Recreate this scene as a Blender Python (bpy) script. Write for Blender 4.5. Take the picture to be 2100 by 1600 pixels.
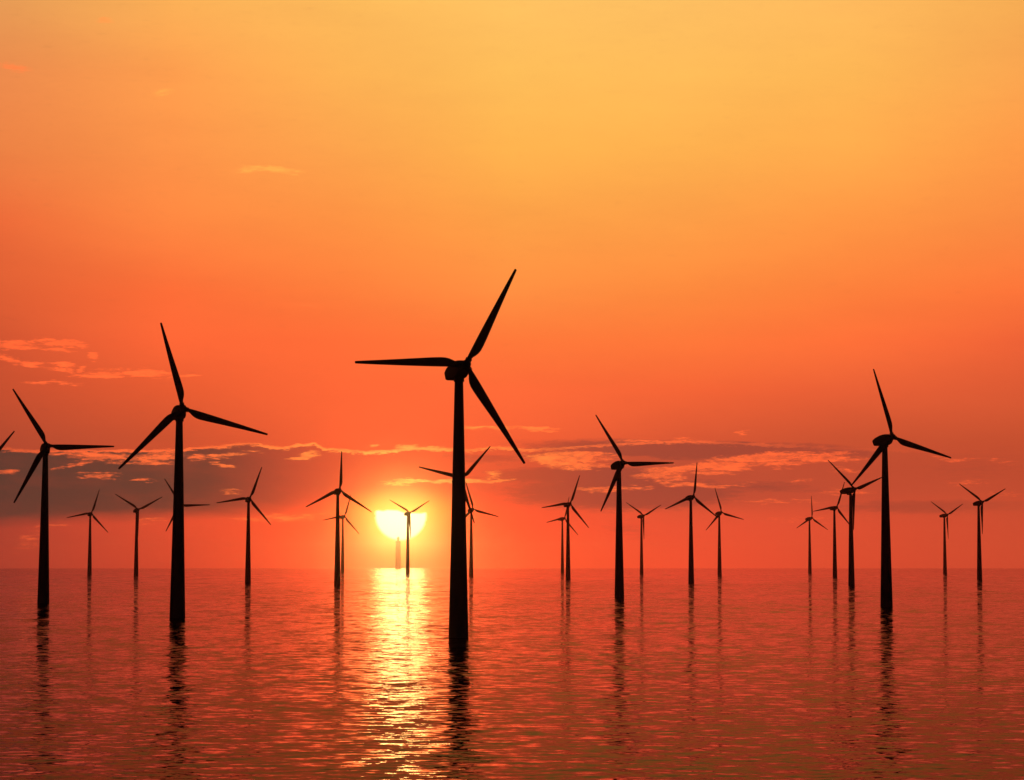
import bpy, math, random
from mathutils import Vector, Matrix

for o in list(bpy.data.objects):
    bpy.data.objects.remove(o, do_unlink=True)
scene = bpy.context.scene
COL = scene.collection
R_ = math.radians
SEA_EYE = 14.0                      # height of the eye above the sea, metres
F_PX = 4958.0                       # 85 mm lens on a 36 mm frame 2100 px wide
HORIZON = 1164.3
PITCH = math.atan((HORIZON - 800.0) / F_PX)

# ---------------------------------------------------------------- camera
cam_d = bpy.data.cameras.new('camera')
cam = bpy.data.objects.new('camera', cam_d)
COL.objects.link(cam)
cam_d.sensor_width = 36.0
cam_d.lens = 85.0
cam_d.clip_start = 0.5
cam_d.clip_end = 400000.0
cam.location = (0, 0, SEA_EYE)
cam.rotation_euler = (math.pi / 2 + PITCH, 0, 0)
scene.camera = cam


def sky_dir(x, y):
    """unit direction of a point of the photograph's sky"""
    v = Vector((x - 1050.0, F_PX, 800.0 - y))
    v.rotate(Matrix.Rotation(PITCH, 3, 'X'))
    return v.normalized()


def sky_ae(x, y):
    """azimuth and elevation in degrees"""
    v = sky_dir(x, y)
    return math.degrees(math.atan2(v.x, v.y)), math.degrees(math.asin(v.z))


# ---------------------------------------------------------------- render settings
scene.render.engine = 'CYCLES'
cy = scene.cycles
cy.use_denoising = True
cy.use_adaptive_sampling = True
cy.adaptive_threshold = 0.01
cy.max_bounces = 6
cy.diffuse_bounces = 2
cy.glossy_bounces = 3
cy.transmission_bounces = 2
cy.volume_bounces = 3
cy.sample_clamp_indirect = 6.0
cy.sample_clamp_direct = 0.0
vs = scene.view_settings
vs.view_transform = 'Standard'
vs.look = 'None'
vs.exposure = 0.0
vs.gamma = 1.0

# ---------------------------------------------------------------- sun
SUN_PX = (822.0, 1056.0)
SUN_R = 52.0 / F_PX                 # angular radius of the disc, radians
sun_v = sky_dir(*SUN_PX)
sun_az, sun_el = sky_ae(*SUN_PX)
sun_d = bpy.data.lights.new('sun', 'SUN')
sun_d.energy = 0.0047
sun_d.color = (1.0, 0.62, 0.15)
sun_d.angle = 2 * SUN_R
sun = bpy.data.objects.new('sun', sun_d)
COL.objects.link(sun)
sun.rotation_mode = 'QUATERNION'
sun.rotation_quaternion = (-sun_v).to_track_quat('-Z', 'Y')
sun.location = sun_v * 500 + Vector((0, 0, SEA_EYE))

# ---------------------------------------------------------------- sky (world)
world = bpy.data.worlds.new('World')
scene.world = world
world.use_nodes = True
world.cycles.sampling_method = 'NONE'
WT = world.node_tree
WT.nodes.clear()


def lin(c):
    def f(v):
        v /= 255.0
        return v / 12.92 if v <= 0.04045 else ((v + 0.055) / 1.055) ** 2.4
    return (f(c[0]), f(c[1]), f(c[2]), 1.0)


class Nodes:
    def __init__(self, tree):
        self.t = tree

    def new(self, kind, **kw):
        n = self.t.nodes.new(kind)
        for k, v in kw.items():
            setattr(n, k, v)
        return n

    def put(self, sock, v):
        if isinstance(v, bpy.types.NodeSocket):
            self.t.links.new(v, sock)
        elif v is not None:
            sock.default_value = v

    def m(self, op, a, b=None, c=None, clamp=False):
        n = self.new('ShaderNodeMath', operation=op, use_clamp=clamp)
        for i, v in enumerate((a, b, c)):
            self.put(n.inputs[i], v)
        return n.outputs[0]

    def vm(self, op, a, b=None):
        n = self.new('ShaderNodeVectorMath', operation=op)
        self.put(n.inputs[0], a)
        if b is not None:
            self.put(n.inputs[1], b)
        return n.outputs[0]

    def step(self, v, a, b, lo=0.0, hi=1.0, kind='SMOOTHSTEP'):
        n = self.new('ShaderNodeMapRange', interpolation_type=kind, clamp=True)
        for i, x in enumerate((v, a, b, lo, hi)):
            self.put(n.inputs[i], x)
        return n.outputs[0]

    def xyz(self, x, y, z=0.0):
        n = self.new('ShaderNodeCombineXYZ')
        for i, v in enumerate((x, y, z)):
            self.put(n.inputs[i], v)
        return n.outputs[0]

    def sep(self, v):
        n = self.new('ShaderNodeSeparateXYZ')
        self.put(n.inputs[0], v)
        return n.outputs

    def ramp(self, fac, stops, mode='LINEAR'):
        n = self.new('ShaderNodeValToRGB')
        cr = n.color_ramp
        cr.interpolation = mode
        stops = sorted(stops, key=lambda s: s[0])
        while len(cr.elements) < len(stops):
            cr.elements.new(0.5)
        for i, (p, c) in enumerate(stops):
            cr.elements[i].position = p
        for i, (p, c) in enumerate(stops):
            cr.elements[i].color = c if len(c) == 4 else (*c, 1)
        self.put(n.inputs[0], fac)
        return n.outputs[0]

    def curve(self, fac, pts):
        """piecewise linear scalar function on 0..1"""
        n = self.ramp(fac, [(p, (v, v, v, 1)) for p, v in pts])
        return n

    def mix(self, f, a, b, blend='MIX'):
        n = self.new('ShaderNodeMix', data_type='RGBA', blend_type=blend, clamp_factor=True)
        self.put(n.inputs['Factor'], f)
        self.put([s for s in n.inputs if s.name == 'A' and s.type == 'RGBA'][0], a)
        self.put([s for s in n.inputs if s.name == 'B' and s.type == 'RGBA'][0], b)
        return [s for s in n.outputs if s.type == 'RGBA'][0]

    def noise(self, vec, scale, detail=4.0, rough=0.55, dim='3D', distortion=0.0):
        n = self.new('ShaderNodeTexNoise', noise_dimensions=dim)
        self.put(n.inputs['Vector'], vec)
        n.inputs['Scale'].default_value = scale
        n.inputs['Detail'].default_value = detail
        n.inputs['Roughness'].default_value = rough
        n.inputs['Distortion'].default_value = distortion
        return n.outputs


W = Nodes(WT)
gen = W.new('ShaderNodeTexCoord').outputs['Generated']
dx, dy, dz = W.sep(W.vm('NORMALIZE', gen))
AZ = W.m('MULTIPLY', W.m('ARCTAN2', dx, dy), 180 / math.pi)      # degrees right of the view's heading
EL = W.m('MULTIPLY', W.m('ARCSINE', dz), 180 / math.pi)          # degrees above the horizon
DEG = 180 / math.pi / F_PX                                        # one photo pixel in degrees

# clear sky: colour against elevation, in seven azimuths
YS = [0, 150, 300, 450, 600, 700, 800, 900, 1000, 1080, 1164]
GRID = {
    0:    [(232, 156, 86), (237, 139, 77), (240, 133, 70), (238, 108, 58), (224, 95, 52), (212, 86, 50), (200, 80, 48), (180, 74, 48), (168, 66, 46), (170, 60, 44), (166, 58, 42)],
    350:  [(254, 178, 88), (252, 156, 78), (255, 150, 74), (255, 136, 66), (255, 110, 56), (255, 103, 55), (232, 92, 50), (205, 82, 48), (215, 78, 48), (222, 74, 46), (205, 65, 42)],
    700:  [(255, 188, 92), (255, 180, 85), (255, 166, 78), (255, 147, 68), (255, 126, 60), (255, 109, 56), (255, 103, 55), (252, 97, 53), (250, 86, 48), (255, 80, 43), (255, 76, 41)],
    1050: [(255, 193, 98), (255, 190, 90), (255, 180, 80), (255, 162, 72), (255, 142, 66), (255, 120, 58), (255, 106, 57), (246, 95, 53), (235, 84, 51), (252, 80, 46), (255, 82, 44)],
    1400: [(255, 192, 98), (255, 188, 90), (255, 178, 80), (255, 160, 72), (255, 138, 62), (255, 120, 58), (248, 102, 55), (218, 87, 52), (205, 82, 52), (228, 78, 50), (240, 76, 46)],
    1750: [(255, 186, 94), (255, 184, 86), (255, 172, 78), (255, 150, 68), (255, 128, 60), (255, 112, 57), (232, 95, 54), (203, 83, 50), (200, 78, 50), (214, 75, 48), (214, 72, 45)],
    2100: [(246, 172, 84), (250, 165, 80), (255, 155, 72), (252, 140, 66), (255, 118, 58), (240, 99, 55), (220, 90, 52), (198, 80, 48), (193, 76, 48), (196, 72, 46), (200, 70, 45)],
}
EL_MAX = 24.0
elf = W.m('DIVIDE', EL, EL_MAX, clamp=True)
sky = None
prev_az = None
for x, cols in GRID.items():
    stops = [(max(0.0, sky_ae(x, y)[1] / EL_MAX), lin(c)) for y, c in zip(YS, cols)]
    top = lin(cols[0])
    stops.append((16.0 / EL_MAX, (top[0] * .5, top[1] * .30, top[2] * .38, 1)))
    stops.append((20.0 / EL_MAX, (top[0] * .13, top[1] * .08, top[2] * .15, 1))); stops.append((1.0, (top[0] * .035, top[1] * .025, top[2] * .06, 1)))
    r = W.ramp(elf, stops)
    a = sky_ae(x, 700)[0]
    sky = r if sky is None else W.mix(W.step(AZ, prev_az, a, kind='LINEAR'), sky, r)
    prev_az = a

low = W.step(EL, 0.0, 2.6, 1.22, 1.0)
sky = W.mix(1.0, sky, W.xyz(low, low, low), 'MULTIPLY')

# streaky noise and a slow domain warp, on the celestial sphere
NP = W.xyz(W.m('MULTIPLY', AZ, 1.0), W.m('MULTIPLY', EL, 5.5))
warp = W.noise(NP, 0.9, 4, 0.6)['Color']
wx, wy, wz = W.sep(W.vm('SUBTRACT', warp, (0.5, 0.5, 0.5)))
AZw = W.m('MULTIPLY_ADD', wx, 0.9, AZ)
ELw = W.m('MULTIPLY_ADD', wy, 0.22, EL)
fine = W.noise(NP, 2.6, 6, 0.62, distortion=0.3)['Fac']
coarse = W.noise(W.xyz(AZ, W.m('MULTIPLY', EL, 4.0), 3.0), 0.7, 4, 0.55)['Fac']
P = W.xyz(AZw, ELw)
P2 = W.xyz(W.m('MULTIPLY_ADD', wx, 0.35, AZ), W.m('MULTIPLY_ADD', wy, 0.5, EL))

azf = W.step(AZ, -13.0, 13.0, kind='LINEAR')


def azp(x, y=950):
    return (sky_ae(x, y)[0] + 13.0) / 26.0


def blobs(vec, items, gain=1.0):
    acc = None
    for it in items:
        x, y, rx, ry, rot, amp = it
        a, e = sky_ae(x, y)
        mp = W.new('ShaderNodeMapping', vector_type='TEXTURE')
        W.put(mp.inputs['Vector'], vec)
        mp.inputs['Location'].default_value = (a, e, 0)
        mp.inputs['Rotation'].default_value = (0, 0, R_(-rot))
        mp.inputs['Scale'].default_value = (rx * DEG, ry * DEG, 1)
        g = W.new('ShaderNodeTexGradient', gradient_type='SPHERICAL')
        W.put(g.inputs['Vector'], mp.outputs[0])
        v = W.m('MULTIPLY', g.outputs['Fac'], amp * gain)
        acc = v if acc is None else W.m('MAXIMUM', acc, v)
    return acc


# upper edge of the cloud bank
EDGE = [(0, 921), (70, 926), (170, 926), (300, 925), (345, 925), (380, 923), (420, 918), (455, 917), (480, 912),
        (530, 911), (560, 919), (590, 919), (610, 914), (645, 911), (665, 922), (700, 924), (735, 926), (750, 929),
        (800, 926), (850, 920), (900, 922), (960, 924), (1020, 918), (1080, 924), (1150, 920), (1270, 911), (1400, 906),
        (1560, 912), (1750, 922), (2100, 930)]
edge_el = W.curve(azf, [(azp(x, y), sky_ae(x, y)[1] / 6.0) for x, y in EDGE])
ragged = W.noise(W.xyz(AZ, W.m('MULTIPLY', EL, 3.6), 7.0), 6.0, 6, 0.68)['Fac']
above = W.m('SUBTRACT', W.m('MULTIPLY_ADD', W.m('SUBTRACT', ragged, 0.5), 0.16, W.m('MULTIPLY_ADD', W.m('SUBTRACT', fine, 0.5), 0.14, EL)), W.m('MULTIPLY', edge_el, 6.0))

# dark underside of the bank
dark_amt = W.curve(azf, [(azp(0), 1), (azp(430), 1.0), (azp(560), .8), (azp(720), .45), (azp(900), .18), (azp(1060), .35),
                         (azp(1200), .45), (azp(1500), .4), (azp(1800), .25), (azp(2100), .15)])
low_edge = W.curve(azf, [(azp(x), sky_ae(x, y)[1] / 3.0) for x, y in
                         ((0, 1082), (120, 1072), (300, 1066), (480, 1060), (700, 1040), (1000, 1030), (1300, 1052), (1700, 1045), (2100, 1030))])
below = W.m('SUBTRACT', W.m('MULTIPLY_ADD', W.m('SUBTRACT', coarse, 0.5), 0.22, EL), W.m('MULTIPLY', low_edge, 3.0))
bank = W.m('MULTIPLY', W.m('MULTIPLY', W.step(above, 0.03, -0.06), W.step(below, -0.10, 0.32)), dark_amt)
bank = W.m('MULTIPLY', bank, W.step(coarse, 0.2, 0.6, 0.85, 1.0))
lens = blobs(P, [(1440, 924, 440, 24, 1.5, 1.6), (1600, 925, 260, 18, 2, 1.5), (1200, 930, 200, 14, -3, 1.2), (1280, 1010, 330, 46, 0, 1.3), (1180, 975, 260, 26, 0, 1.2),
                 (1000, 940, 160, 20, 2, .6), (1560, 1000, 240, 24, 0, .6), (1900, 1038, 300, 22, 0, .7), (2000, 960, 260, 60, 0, .35),
                 (1290, 1085, 70, 30, 0, .25)])
lens_m = W.step(W.m('MULTIPLY_ADD', W.m('SUBTRACT', fine, .5), .6, lens), 0.02, 0.6)
dark_m = W.m('MAXIMUM', bank, W.m('MULTIPLY', lens_m, 0.85))
dark_c = W.ramp(azf, [(azp(x), lin(c)) for x, c in (
    (0, (84, 58, 48)), (300, (92, 60, 48)), (450, (112, 62, 48)), (600, (162, 68, 50)), (850, (200, 76, 50)), (1050, (182, 74, 50)),
    (1250, (148, 68, 53)), (1500, (146, 66, 52)), (1800, (166, 69, 50)), (2100, (178, 72, 48)))])
vary = W.m('MULTIPLY_ADD', W.m('SUBTRACT', W.noise(W.xyz(W.m('MULTIPLY_ADD', EL, .5, AZ), W.m('MULTIPLY', EL, 4.0), 11.0), .16, 5, .6)['Fac'], .5), .16, 1.0)
sky = W.mix(1.0, sky, W.xyz(vary, W.m('MULTIPLY_ADD', W.m('SUBTRACT', vary, 1.0), 1.5, 1.0), vary), 'MULTIPLY')
sky = W.mix(dark_m, sky, dark_c)

# sunlit wisps
WISPS = [
    (30, 706, 80, 12, 0, 1), (125, 701, 75, 11, 4, 1), (118, 720, 52, 9, 10, .9), (193, 731, 15, 10, 0, 1.1), (20, 738, 36, 12, 12, 1.1),
    (62, 746, 46, 9, 6, 1.1), (128, 752, 40, 10, 4, 1.1), (168, 755, 12, 5, 0, .9), (200, 766, 85, 12, -2, 1.1), (305, 766, 90, 13, 3, 1.0),
    (385, 773, 34, 6, 1, 1.1), (105, 784, 75, 6, 1, .9),
    (200, 935, 110, 15, 3, 1.05), (150, 953, 55, 8, -10, .9), (320, 936, 80, 16, -4, 1.05), (320, 948, 55, 8, 4, 1.0), (130, 930, 60, 7, 0, .9),
    (405, 938, 28, 11, 0, 1.0), (460, 936, 80, 6, -2, .9), (460, 956, 40, 6, 5, .8), (22, 966, 50, 9, -5, .75), (205, 978, 80, 4, 4, .62),
    (290, 988, 42, 5, 4, .75), (620, 940, 48, 8, -7, 1.1), (475, 1010, 30, 5, 4, .6), (520, 925, 40, 6, 3, .6),
    (100, 1078, 70, 7, 0, .5), (320, 1068, 70, 8, -3, .6), (600, 1060, 130, 11, -2, .55), (60, 1110, 50, 30, -30, .4), (500, 1066, 90, 8, 0, .5),
    (1000, 876, 100, 6, 3, .8), (1100, 882, 60, 5, 2, 1.0), (765, 916, 14, 6, 0, .9), (835, 918, 36, 9, -4, 1.0), (880, 921, 50, 6, 0, .8),
    (850, 990, 90, 8, 1, 1.1), (950, 986, 100, 9, -3, 1.1), (1020, 983, 50, 7, -4, 1.1), (1010, 972, 30, 7, 0, .6),
    (1170, 938, 130, 15, -1, 1.1), (1190, 955, 110, 11, 4, 1.05), (1120, 945, 60, 10, 10, 1.0), (1240, 1004, 80, 8, 2, .9), (1310, 1000, 60, 7, -4, .7),
    (1400, 965, 120, 13, -6, 1.0), (1350, 977, 80, 10, 0, 1.0), (1400, 992, 90, 9, 6, .95), (1480, 955, 120, 13, -4, 1.1), (1570, 938, 150, 13, -3, 1.1),
    (1690, 940, 120, 13, 0, .9), (1470, 968, 60, 7, -2, .9), (1450, 996, 130, 6, 0, .85), (1600, 950, 90, 9, -2, .9), (1640, 985, 40, 7, -8, .7),
    (1520, 883, 22, 4, 0, .7), (1740, 965, 60, 8, 0, .6), (1960, 940, 90, 7, 4, .55), (2060, 950, 50, 6, 3, .45), (1730, 1008, 110, 13, 0, .45), (1990, 988, 80, 12, 0, .4),
    (1600, 1030, 140, 8, 0, .4), (2060, 1010, 70, 10, 0, .4), (1280, 1045, 60, 6, 0, .4), (1660, 1064, 200, 12, 0, .3), (1330, 905, 120, 6, -4, .7),
    (553, 349, 95, 12, 0, 1), (625, 628, 60, 6, 4, .9), (30, 139, 50, 14, 5, .9), (215, 42, 26, 14, 5, .7), (330, 190, 40, 10, 0, .5),
]
wis = blobs(P2, WISPS)
streak = W.m('SUBTRACT', fine, 0.5)
lit_m = W.step(W.m('MULTIPLY_ADD', W.m('SUBTRACT', ragged, .5), 1.25, W.m('MULTIPLY_ADD', streak, 1.3, wis)), 0.10, 0.80)
fold = W.noise(W.xyz(AZw, W.m('MULTIPLY', ELw, 5.0), 21.0), 2.2, 6, 0.66)['Fac']
lit_m = W.m('MULTIPLY', W.m('MULTIPLY', lit_m, W.step(wis, 0.02, 0.3)), W.step(W.m('MULTIPLY_ADD', ragged, .5, fold), .52, .95, .42, 1.0))
rim_amt = W.curve(azf, [(azp(0), .45), (azp(200), .6), (azp(340), .8), (azp(430), .7), (azp(560), .8), (azp(640), 1), (azp(800), .8), (azp(1000), .7),
                        (azp(1200), .6), (azp(1430), .5), (azp(1600), .25), (azp(1800), .1), (azp(2100), 0)])
rim = W.m('MULTIPLY', W.m('MULTIPLY', W.step(W.m('ABSOLUTE', above), W.m('MULTIPLY', ragged, .11), 0.005), rim_amt), W.step(W.m('MULTIPLY_ADD', fine, .8, coarse), 0.70, 1.0, .5, 1.2))
lit_m = W.m('MAXIMUM', lit_m, rim)
# angle to the sun, degrees
dsun = W.m('MULTIPLY', W.m('ARCCOSINE', W.m('MINIMUM', 1.0, W.m('ADD', W.m('ADD', W.m('MULTIPLY', dx, sun_v.x), W.m('MULTIPLY', dy, sun_v.y)), W.m('MULTIPLY', dz, sun_v.z)))), 180 / math.pi)
lit_c = W.ramp(W.m('DIVIDE', dsun, 14.0, clamp=True), [
    (0.0, lin((255, 205, 90))), (0.08, lin((255, 190, 95))), (0.16, lin((255, 150, 72))), (0.35, lin((255, 116, 62))),
    (0.7, lin((252, 106, 58))), (1.0, lin((244, 100, 56)))])
high = W.step(EL, 6.0, 9.0)
lit_c = W.mix(high, lit_c, W.mix(W.step(AZ, -10.5, -8.0), lin((255, 120, 66)), lin((255, 182, 86))))
lit_c = W.mix(1.0, lit_c, (1.32, 1.16, 1.0, 1), 'MULTIPLY')
sky = W.mix(W.m('MULTIPLY', lit_m, W.step(EL, 4.8, 7.5, .95, .60)), sky, lit_c)

# aureole of the low sun
glow = W.ramp(W.m('DIVIDE', dsun, 6.0, clamp=True), [
    (0.0, (2.4, .46, .01, 1)), (0.10, (2.4, .42, .01, 1)), (0.15, (1.8, .24, .005, 1)), (0.22, (1.0, .075, .002, 1)), (0.32, (.35, .014, .0, 1)),
    (0.5, (.05, .003, 0.0, 1)), (1.0, (0, 0, 0, 1))])
# the veil above the disc is thicker: the aureole is weaker there
veil = W.step(W.m('SUBTRACT', EL, sun_el), 0.05, 0.75, 1.0, 0.22)
glow = W.mix(1.0, glow, W.xyz(veil, veil, veil), 'MULTIPLY')
sky = W.mix(1.0, sky, glow, 'ADD')
# disc with its top cut off by the veil
cut_top = W.curve(W.step(AZ, sun_az - 0.8, sun_az + 0.8, kind='LINEAR'),
                  [(0, .5), (.10, .585), (.17, .60), (.24, .585), (.30, .61), (.45, .60), (.55, .545), (.70, .535), (.80, .53), (.86, .55), (.93, .55), (1, .5)])
cut = W.m('SUBTRACT', W.m('SUBTRACT', EL, sun_el), W.m('MULTIPLY', W.m('SUBTRACT', cut_top, 0.5), 1.0))
notch = blobs(W.xyz(AZ, EL), [(764, 1058, 9, 4, 0, 1), (878, 1072, 8, 5, 0, 1)])
disc = W.m('MULTIPLY', W.step(dsun, math.degrees(SUN_R) + .045, math.degrees(SUN_R) - .055), W.step(cut, 0.035, -0.03))
disc = W.m('MULTIPLY', disc, W.step(notch, 0.05, 0.5, 1, 0))
sky = W.mix(disc, sky, (2.1, 1.9, .9, 1))

# the rest of the dome: plain dusk sky
nish = W.new('ShaderNodeTexSky', sky_type='NISHITA')
nish.sun_disc = False
nish.sun_elevation = R_(sun_el)
nish.sun_rotation = R_(sun_az)
nish.dust_density = 4.0
nish_c = W.mix(1.0, nish.outputs[0], (.014, .007, .008, 1), 'MULTIPLY')
side = W.step(W.m('ABSOLUTE', AZ), 13.0, 60.0)
up = W.step(EL, 18.0, 32.0)
far_away = W.m('MAXIMUM', side, up)
sky = W.mix(far_away, sky, nish_c)
bg = W.new('ShaderNodeBackground')
W.put(bg.inputs['Color'], sky)
bg.inputs['Strength'].default_value = 1.0
out = W.new('ShaderNodeOutputWorld')
WT.links.new(bg.outputs[0], out.inputs['Surface'])

# ---------------------------------------------------------------- materials


def material(name, rgb, rough=0.5, spot=0.15, scale=0.6):
    m = bpy.data.materials.new(name)
    m.use_nodes = True
    n = Nodes(m.node_tree)
    b = m.node_tree.nodes['Principled BSDF']
    co = n.new('ShaderNodeTexCoord').outputs['Object']
    f = n.noise(co, scale, 5, 0.6)['Fac']
    c = n.ramp(f, [(0.3, tuple(v * (1 - spot) for v in rgb)), (0.7, tuple(min(1, v * (1 + spot)) for v in rgb))])
    m.node_tree.links.new(c, b.inputs['Base Color'])
    b.inputs['Roughness'].default_value = rough
    b.inputs['Specular IOR Level'].default_value = .25
    return m


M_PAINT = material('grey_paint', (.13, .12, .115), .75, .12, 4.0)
M_STEEL = material('dark_steel', (.09, .085, .08), .5, .2, 9.0)
M_STONE = material('weathered_stone', (.22, .20, .18), .8, .2, .3)
M_IRON = material('painted_iron', (.08, .06, .05), .6, .2, .5)

# sea
sea_m = bpy.data.materials.new('sea_water')
sea_m.use_nodes = True
S = Nodes(sea_m.node_tree)
sea_m.node_tree.nodes.clear()
pos = S.new('ShaderNodeNewGeometry').outputs['Position']
px, py, pz = S.sep(pos)


def slopes(wave, sx, sy, detail, rough, seed, stretch=1.6):
    """two components of wave slope from a noise of the given wavelength (m)"""
    v = S.xyz(S.m('DIVIDE', px, wave * stretch), S.m('DIVIDE', py, wave), seed)
    c = S.noise(v, 1.0, detail, rough)['Color']
    a, b, _ = S.sep(S.vm('SUBTRACT', c, (.5, .5, .5)))
    return S.m('MULTIPLY', a, sx), S.m('MULTIPLY', b, sy)


def band(*pts):
    """weight of a wave length against the distance out to sea, metres"""
    return S.sep(S.ramp(S.m('DIVIDE', py, 6000.0, clamp=True), [(p / 6000.0, (v / 4.0,) * 3) for p, v in pts]))[0]


LAYERS = [  # wavelength, slope amplitude across and along, detail, roughness, seed, width / length, weight against distance
    (0.5, .20, .13, 1.0, .6, 9.0, 1.5, band((160, 1.2), (250, .9), (500, .5), (1200, .2))),
    (1.5, .60, .28, 2.0, .5, 5.0, 1.5, band((160, 1.2), (230, 1.1), (320, 1.0), (500, .85), (1200, .6), (3000, .25), (6000, .1))),
    (6.0, .36, .20, 2.0, .5, 3.0, .8, band((160, .22), (280, .55), (700, .8), (1500, .55), (3000, .2))),
    (21.0, .45, .15, 2.0, .55, 1.0, .45, band((160, .12), (400, .45), (800, .9), (1600, .8), (3500, .3))),
    (75.0, .80, .06, 2.0, .55, 7.0, .30, band((400, .05), (1200, .6), (2500, 1.0), (6000, 1.0))),
]
gust = S.step(S.noise(S.xyz(S.m('DIVIDE', px, 160.0), S.m('DIVIDE', py, 420.0), 2.0), 1.0, 3, .5)['Fac'], .3, .7, .75 * 4, 1.25 * 4)
SX = SY = 0.0
for wave, ax, ay, det, rgh, seed, stretch, wt in LAYERS:
    a_, b_ = slopes(wave, ax, ay, det, rgh, seed, stretch)
    SX = S.m('MULTIPLY_ADD', a_, wt, SX)
    SY = S.m('MULTIPLY_ADD', b_, wt, SY)
SX = S.m('MULTIPLY', SX, gust)
SY = S.m('MULTIPLY', SY, gust)
nrm = S.vm('NORMALIZE', S.xyz(SX, SY, 1.0))
gl = S.new('ShaderNodeBsdfGlossy')
gl.inputs['Color'].default_value = (1.0, .89, 1.0, 1)
gl.inputs['Roughness'].default_value = .03
df = S.new('ShaderNodeBsdfDiffuse')
df.inputs['Color'].default_value = (.030, .012, .008, 1)
fr = S.new('ShaderNodeFresnel')
fr.inputs['IOR'].default_value = 1.027
mx = S.new('ShaderNodeMixShader')
for n_ in (gl, df, fr):
    S.put(n_.inputs['Normal'], nrm)
S.put(mx.inputs[0], fr.outputs[0])
S.put(mx.inputs[1], df.outputs[0])
S.put(mx.inputs[2], gl.outputs[0])
so = S.new('ShaderNodeOutputMaterial')
S.put(so.inputs['Surface'], mx.outputs[0])

# ---------------------------------------------------------------- mesh helpers


class MB:
    def __init__(self):
        self.v, self.f, self.flat = [], [], []

    def ring_tube(self, rings, cap0=True, cap1=True):
        """rings: lists of points with equal count, skinned in order"""
        n = len(rings[0])
        base = len(self.v)
        for r in rings:
            self.v += [tuple(p) for p in r]
        for i in range(len(rings) - 1):
            a, b = base + i * n, base + (i + 1) * n
            for k in range(n):
                j = (k + 1) % n
                self.f.append((a + k, a + j, b + j, b + k))
        if cap0:
            self.f.append(tuple(base + k for k in reversed(range(n))))
        if cap1:
            e = base + (len(rings) - 1) * n
            self.f.append(tuple(e + k for k in range(n)))

    def lathe(self, prof, n=32, mat=None):
        """prof: (radius, height) about Z; mat maps the points"""
        rings = []
        for r, z in prof:
            ring = [Vector((r * math.cos(2 * math.pi * k / n), r * math.sin(2 * math.pi * k / n), z)) for k in range(n)]
            rings.append([mat @ p for p in ring] if mat else ring)
        self.ring_tube(rings)

    def mesh(self, name, m, smooth_angle=38):
        me = bpy.data.meshes.new(name)
        me.from_pydata(self.v, [], self.f)
        me.validate()
        me.polygons.foreach_set('use_smooth', [True] * len(me.polygons))
        try:
            me.set_sharp_from_angle(angle=R_(smooth_angle))
        except Exception:
            pass
        me.materials.append(m)
        me.update()
        return me


def obj(name, mesh, parent=None):
    o = bpy.data.objects.new(name, mesh)
    COL.objects.link(o)
    o.parent = parent
    return o


def tag(o, label, cat, group=None):
    o['label'] = label
    o['category'] = cat
    if group:
        o['group'] = group


# ---------------------------------------------------------------- sea surface
mb = MB()
rad = [0.0, 30, 120, 400, 1200, 4000, 12000, 58000]
seg = 96
mb.v.append((0, 0, 0))
for r in rad[1:]:
    mb.v += [(r * math.sin(2 * math.pi * k / seg), r * math.cos(2 * math.pi * k / seg), 0) for k in range(seg)]
for k in range(seg):
    j = (k + 1) % seg
    mb.f.append((0, 1 + j, 1 + k))
    for i in range(len(rad) - 2):
        a, b = 1 + i * seg, 1 + (i + 1) * seg
        mb.f.append((a + k, a + j, b + j, b + k))
sea = obj('sea_water', mb.mesh('sea_water', sea_m))
sea['kind'] = 'structure'

# ---------------------------------------------------------------- wind turbine parts (rotor radius = 1)


def tower_mesh():
    b = MB()
    prof = [(.5, -.06), (.5, 0.0)]
    for i in range(1, 25):
        t = i / 24
        prof.append((.5 * (1 - t) + .215 * t, t))
        if i in (8, 16):                      # slim flange where two tower sections meet
            r = prof[-1][0]
            prof += [(r + .006, t), (r + .006, t + .004), (r, t + .004)]
    b.lathe(prof, 48)
    return b.mesh('tower', M_PAINT)


def nacelle_mesh():
    """front is -Y; origin at the hub centre; distances in rotor radii"""
    b = MB()
    # y (back from hub), z bottom, z top, half width, bottom-face shift in y
    st = [(.050, -.040, .030, .034, 0), (.060, -.060, .040, .046, 0), (.100, -.088, .045, .056, 0), (.15, -.104, .046, .060, 0), (.200, -.108, .043, .062, 0),
          (.260, -.109, .036, .062, 0), (.320, -.110, .022, .060, 0), (.385, -.111, .006, .058, -.008), (.430, -.110, -.014, .056, -.030), (.456, -.108, -.030, .054, -.044)]
    rings = []
    n = 28
    for y, z0, z1, w, sh in st:
        ring = []
        for k in range(n):
            a = 2 * math.pi * k / n
            c, s = math.cos(a), math.sin(a)
            e = .30
            x = w * math.copysign(abs(c) ** e, c)
            zz = math.copysign(abs(s) ** e, s)
            z = (z0 + z1) / 2 + (z1 - z0) / 2 * zz
            ring.append((x, y + sh * (1 - zz) / 2, z))
        rings.append(ring)
    b.ring_tube(rings)
    # yaw bearing between nacelle and tower
    b.lathe([(.046, -.135), (.046, -.100)], 32, Matrix.Translation((0, .195, 0)))
    return b.mesh('nacelle', M_PAINT, 30)


def hub_mesh():
    b = MB()
    toy = Matrix.Rotation(R_(90), 4, 'X')        # local +Z of the lathe points to -Y
    b.lathe([(.030, -.058), (.036, -.050), (.040, -.030), (.041, .012), (.037, .030), (.028, .044), (.015, .052), (.004, .055)], 32, toy)
    for k in range(3):                           # blade sockets
        b.lathe([(.026, .0), (.026, .040), (.0285, .041), (.0285, .047), (.024, .048)], 24, Matrix.Rotation(2 * math.pi * k / 3, 4, 'Y'))
    return b.mesh('hub', M_PAINT)


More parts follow.
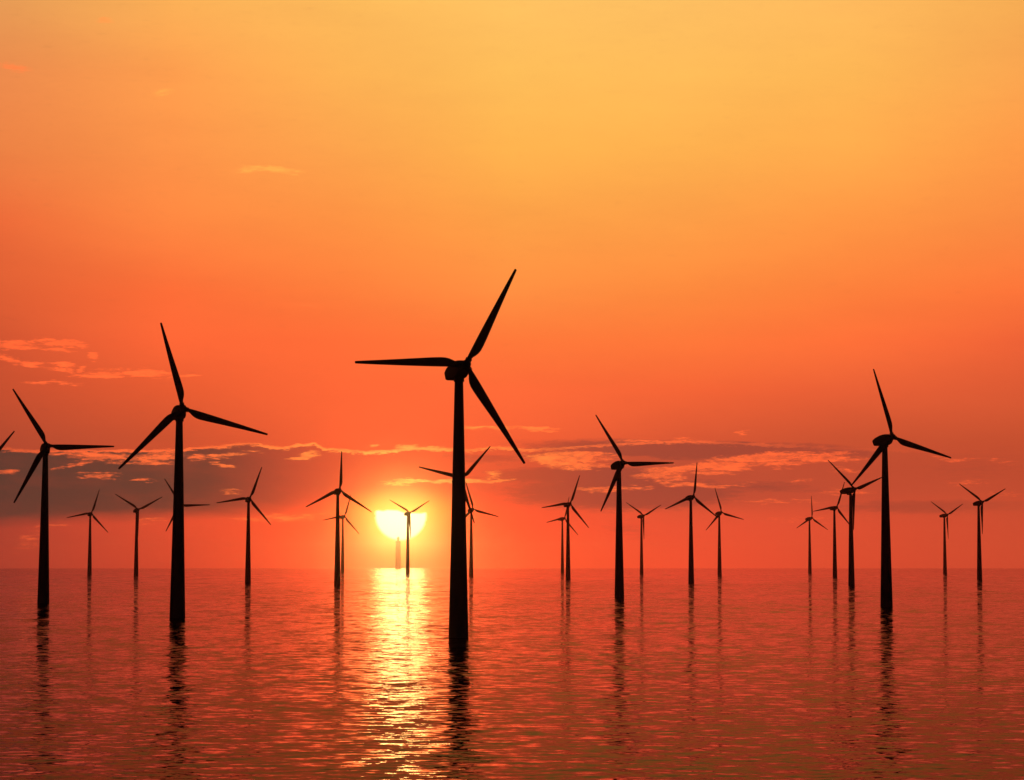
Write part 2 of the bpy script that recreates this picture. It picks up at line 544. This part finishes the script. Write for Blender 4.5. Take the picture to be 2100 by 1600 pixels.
def blade_mesh():
    """points along +Z, seen from the front (-Y); trailing edge towards +X"""
    b = MB()
    #   r     lead   trail  thick  twist
    st = [(.046, -.020, .020, .040, 0), (.070, -.0205, .021, .040, 4), (.095, -.0215, .029, .038, 12), (.120, -.0225, .044, .034, 14), (.150, -.0232, .057, .030, 13),
          (.185, -.0236, .0640, .026, 12), (.230, -.0238, .0645, .022, 10.5), (.300, -.0236, .0605, .018, 8.5), (.400, -.0228, .0525, .014, 6.5), (.500, -.0216, .0448, .0115, 5),
          (.600, -.0202, .0372, .0095, 3.6), (.700, -.0186, .0300, .0078, 2.4), (.800, -.0168, .0232, .0062, 1.4), (.900, -.0146, .0168, .0048, .5), (.970, -.0126, .0124, .0038, 0), (.994, -.0116, .0104, .0032, 0), (1.0, -.0096, .0080, .0022, 0)]
    n = 20
    rings = []
    for r, le, te, th, tw in st:
        mid, hw = (le + te) / 2, (te - le) / 2
        roundness = max(0.0, min(1.0, (.13 - r) / .08))
        ring = []
        for k in range(n):
            a = 2 * math.pi * k / n
            c, s = math.cos(a), math.sin(a)
            x = mid + hw * c
            air = th / 2 * s * (1 - .55 * (c + 1) / 2) * 1.15
            y = th / 2 * s * roundness + air * (1 - roundness)
            t = R_(tw)
            x0, y0 = x - 0.0, y
            ring.append((x0 * math.cos(t) - y0 * math.sin(t), x0 * math.sin(t) + y0 * math.cos(t), r))
        rings.append(ring)
    b.ring_tube(rings)
    return b.mesh('blade', M_PAINT, 50)


def collar_mesh():
    b = MB()
    b.lathe([(.0215, .050), (.0265, .0505), (.0275, .053), (.0275, .057), (.0265, .0595), (.0210, .060)], 28)
    n = 10
    for k in range(n):                           # bolt heads round the flange
        a = 2 * math.pi * k / n
        b.lathe([(.0028, -.001), (.0028, .0045), (.0016, .0055)], 6, Matrix.Translation((.0262 * math.cos(a), .0262 * math.sin(a), .0575)))
    return b.mesh('collar', M_STEEL)


ME = dict(tower=tower_mesh(), nacelle=nacelle_mesh(), hub=hub_mesh(), blade=blade_mesh(), collar=collar_mesh())

# hub x, hub distance, hub height, rotor radius, yaw, tilt, rotor phase (deg), overhang / radius, tower width at the sea
TURBINES = [
    (-431.96, 1955.84, 89.859, 45.568, 17.0, 5.157, 39.14, .2, 5.128,
     'turbine almost wholly beyond the left edge, only a rising blade tip showing'),
    (-182.39, 947.93, 61.665, 26.228, 18.05, 8.507, -30.39, .202, 4.684,
     'large turbine near the left edge with one blade pointing level to the right'),
    (-91.95, 674.0, 58.365, 25.0, 18.24, 6.178, -13.79, .2067, 4.391,
     'second largest turbine, upper blade leaning left, standing in front of a half hidden smaller turbine'),
    (-9.23, 483.31, 54.63, 23.097, 19.34, 6.324, 29.6, .1969, 3.997,
     'largest and nearest turbine with the thickest tower, just right of the setting sun'),
    (-36.87, 1758.88, 78.531, 33.625, 21.97, 4.462, 44.06, .1979, 4.789,
     'turbine hidden behind the thickest tower, blades showing on both sides of it'),
    (-885.43, 5094.95, 128.333, 53.296, 22.81, 5.526, 19.34, .1939, 9.249,
     'small distant turbine between the left edge turbine and one with raised V blades'),
    (-708.77, 4592.26, 124.092, 53.503, 26.83, 5.559, -57.35, .1905, 8.799,
     'small distant turbine with two raised V blades, left of the second largest turbine'),
    (-441.13, 3217.01, 97.215, 40.644, 21.25, 5.428, -30.71, .2096, 6.489,
     'small turbine hidden behind the second largest tower, only its blades poking out'),
    (-254.79, 2350.75, 81.254, 33.081, 16.91, 5.754, 21.7, .1949, 5.832,
     'lone mid sized turbine between the second largest tower and the pair left of the sun'),
    (-143.26, 2012.17, 78.426, 32.652, 18.94, 4.706, 3.84, .1983, 5.479,
     'taller front turbine of the overlapping pair left of the sun, one blade straight up'),
    (-497.99, 7195.54, 166.819, 69.352, 25.54, 5.246, 19.45, .1909, 10.885,
     'smaller rear turbine of the overlapping pair left of the sun'),
    (-262.88, 6231.99, 155.06, 65.27, 27.14, 5.022, -59.56, .19, 10.936,
     'small turbine silhouetted in front of the bright sun disc'),
    (-73.86, 4592.26, 124.791, 53.032, 20.91, 3.906, -14.71, .1915, 8.336,
     'small distant turbine showing just right of the thickest tower'),
    (77.35, 3217.01, 99.007, 41.049, 20.54, 5.434, 21.83, .1923, 6.618,
     'taller front turbine of the close pair right of the thickest tower'),
    (164.95, 7586.54, 168.916, 71.121, 33.54, 5.816, 18.29, .1785, 10.711,
     'smaller rear turbine of the close pair right of the thickest tower'),
    (53.61, 1160.28, 64.154, 26.796, 22.5, 4.633, -30.98, .1995, 4.634,
     'tall turbine right of centre with one blade level over bright orange clouds'),
    (311.48, 5721.25, 136.809, 56.148, 29.61, 4.88, -57.22, .1873, 8.655,
     'small distant turbine with V blades just right of the tall turbine with a level blade'),
    (173.48, 2311.85, 81.864, 32.911, 23.13, 1.918, 8.01, .1744, 5.595,
     'mid sized turbine with an upright blade whose lower right blade reaches a smaller hub'),
    (422.63, 4881.22, 125.072, 51.606, 22.68, 4.71, -14.29, .1962, 8.565,
     'small turbine whose hub is touched by the blade tip of its taller left neighbour'),
    (808.34, 6523.15, 147.712, 59.862, 29.39, 4.639, 2.19, .1898, 9.605,
     'smallest turbine, leftmost of the four crowded at right, one blade straight up'),
    (485.42, 3616.92, 104.201, 40.425, 21.08, 1.534, 20.64, .1893, 6.857,
     'turbine of the crowded right cluster with one blade pointing level left'),
    (277.07, 1955.84, 77.397, 34.39, 36.45, 9.981, -47.52, .1349, 5.247,
     'mid sized turbine left of the big right tower, another blade tip crossing its hub'),
    (136.46, 865.8, 60.725, 25.376, 23.79, 6.336, -13.61, .2056, 4.401,
     'biggest turbine of the right side, long nacelle and thick tower'),
    (1020.78, 5674.75, 137.792, 56.78, 31.12, 4.871, -57.48, .1908, 9.157,
     'smaller left one of the two V bladed turbines at far right'),
    (536.48, 2759.4, 88.581, 36.572, 24.11, 4.817, -55.57, .2063, 6.011,
     'taller right one of the two V bladed turbines at far right, nearest the right edge'),
]
GROUP = 'wind turbines standing in the sea'


def build_turbine():
    root = bpy.data.objects.new('wind_turbine', None)
    COL.objects.link(root)
    obj('tower', ME['tower'], root)
    obj('nacelle', ME['nacelle'], root)
    obj('hub', ME['hub'], root)
    for k in range(3):
        bl = obj('blade', ME['blade'], root)
        obj('collar', ME['collar'], bl)
    return root


def copy_tree(o, parent=None):
    c = o.copy()
    COL.objects.link(c)
    c.parent = parent
    for ch in o.children:
        copy_tree(ch, c)
    return c


proto = build_turbine()
for i, (hx, hy, hz, rr, yaw, tilt, ph, ov, tw, label) in enumerate(TURBINES):
    t = proto if i == 0 else copy_tree(proto)
    tag(t, label, 'wind turbine', GROUP)
    ya, ti = R_(yaw), R_(tilt)
    t.location = (hx - ov * rr * math.sin(ya), hy + ov * rr * math.cos(ya), 0)
    t.rotation_euler = (0, 0, ya)
    t.scale = (rr, rr, rr)
    n_blade = 0
    tiltm = Matrix.Rotation(-ti, 3, 'X')
    for ch in t.children:
        kind = ch.name.split('.')[0]
        hub_at = Vector((0, -ov, hz / rr))
        if kind == 'tower':
            ch.scale = (tw / rr, tw / rr, hz / rr - .11)
        elif kind == 'nacelle':
            ch.location = (0, -ov + (ov - .195), hz / rr)
            ch.location = hub_at + Vector((0, 0, 0))
        elif kind == 'hub':
            ch.location = hub_at
            ch.rotation_mode = 'QUATERNION'
            ch.rotation_quaternion = (tiltm @ Matrix.Rotation(R_(ph), 3, 'Y')).to_quaternion()
        else:
            ch.location = hub_at
            ch.rotation_mode = 'QUATERNION'
            ch.rotation_quaternion = (tiltm @ Matrix.Rotation(R_(ph + 120 * n_blade), 3, 'Y')).to_quaternion()
            n_blade += 1

# ---------------------------------------------------------------- lighthouse far out, in front of the sun
LH_D = 50000.0
k = LH_D / F_PX                                   # metres per photo pixel out there
lh = bpy.data.objects.new('lighthouse', None)
COL.objects.link(lh)
lh.location = ((817 - 1050) * k, LH_D, 0)
tag(lh, 'hazy lighthouse tower on the horizon in front of the setting sun', 'lighthouse')
b = MB()
b.lathe([(5.9 * k, -2), (5.9 * k, 0), (5.6 * k, 8 * k), (5.3 * k, 24 * k), (5.0 * k, 42 * k), (4.7 * k, 52 * k)], 40)
obj('tower', b.mesh('lighthouse_tower', M_STONE), lh)
b = MB()
b.lathe([(4.6 * k, 51.9 * k), (5.2 * k, 53 * k), (5.2 * k, 54 * k), (5.05 * k, 54 * k), (5.05 * k, 55.6 * k), (4.9 * k, 55.6 * k), (4.9 * k, 54.1 * k), (2.5 * k, 54.1 * k)], 40)
obj('gallery', b.mesh('gallery', M_IRON), lh)
b = MB()
b.lathe([(2.6 * k, 54 * k), (2.6 * k, 60.5 * k), (2.8 * k, 60.5 * k), (2.8 * k, 61 * k)], 24)
obj('lantern_room', b.mesh('lantern_room', M_IRON), lh)
b = MB()
b.lathe([(2.9 * k, 61 * k), (2.5 * k, 62.3 * k), (1.5 * k, 63.6 * k), (.5 * k, 64.4 * k), (.2 * k, 64.5 * k), (.2 * k, 66 * k), (.02 * k, 66.1 * k)], 24)
obj('dome', b.mesh('dome', M_IRON), lh)

# ---------------------------------------------------------------- haze over the sea
HZ_R, HZ_T = 59000.0, 600.0
bpyv = [(x, y, z) for x in (-HZ_R, HZ_R) for y in (-HZ_R, HZ_R) for z in (-1.0, HZ_T)]
me = bpy.data.meshes.new('haze')
me.from_pydata(bpyv, [], [(0, 1, 3, 2), (4, 6, 7, 5), (0, 4, 5, 1), (2, 3, 7, 6), (0, 2, 6, 4), (1, 5, 7, 3)])
hm = bpy.data.materials.new('haze')
hm.use_nodes = True
hm.node_tree.nodes.clear()
H = Nodes(hm.node_tree)
pv = H.new('ShaderNodeVolumePrincipled')
pv.inputs['Color'].default_value = (.97, .95, .92, 1)
pv.inputs['Density'].default_value = 1.25e-5
pv.inputs['Anisotropy'].default_value = .989
ho = H.new('ShaderNodeOutputMaterial')
hm.node_tree.links.new(pv.outputs[0], ho.inputs['Volume'])
me.materials.append(hm)
haze = obj('haze', me)
haze['kind'] = 'stuff'
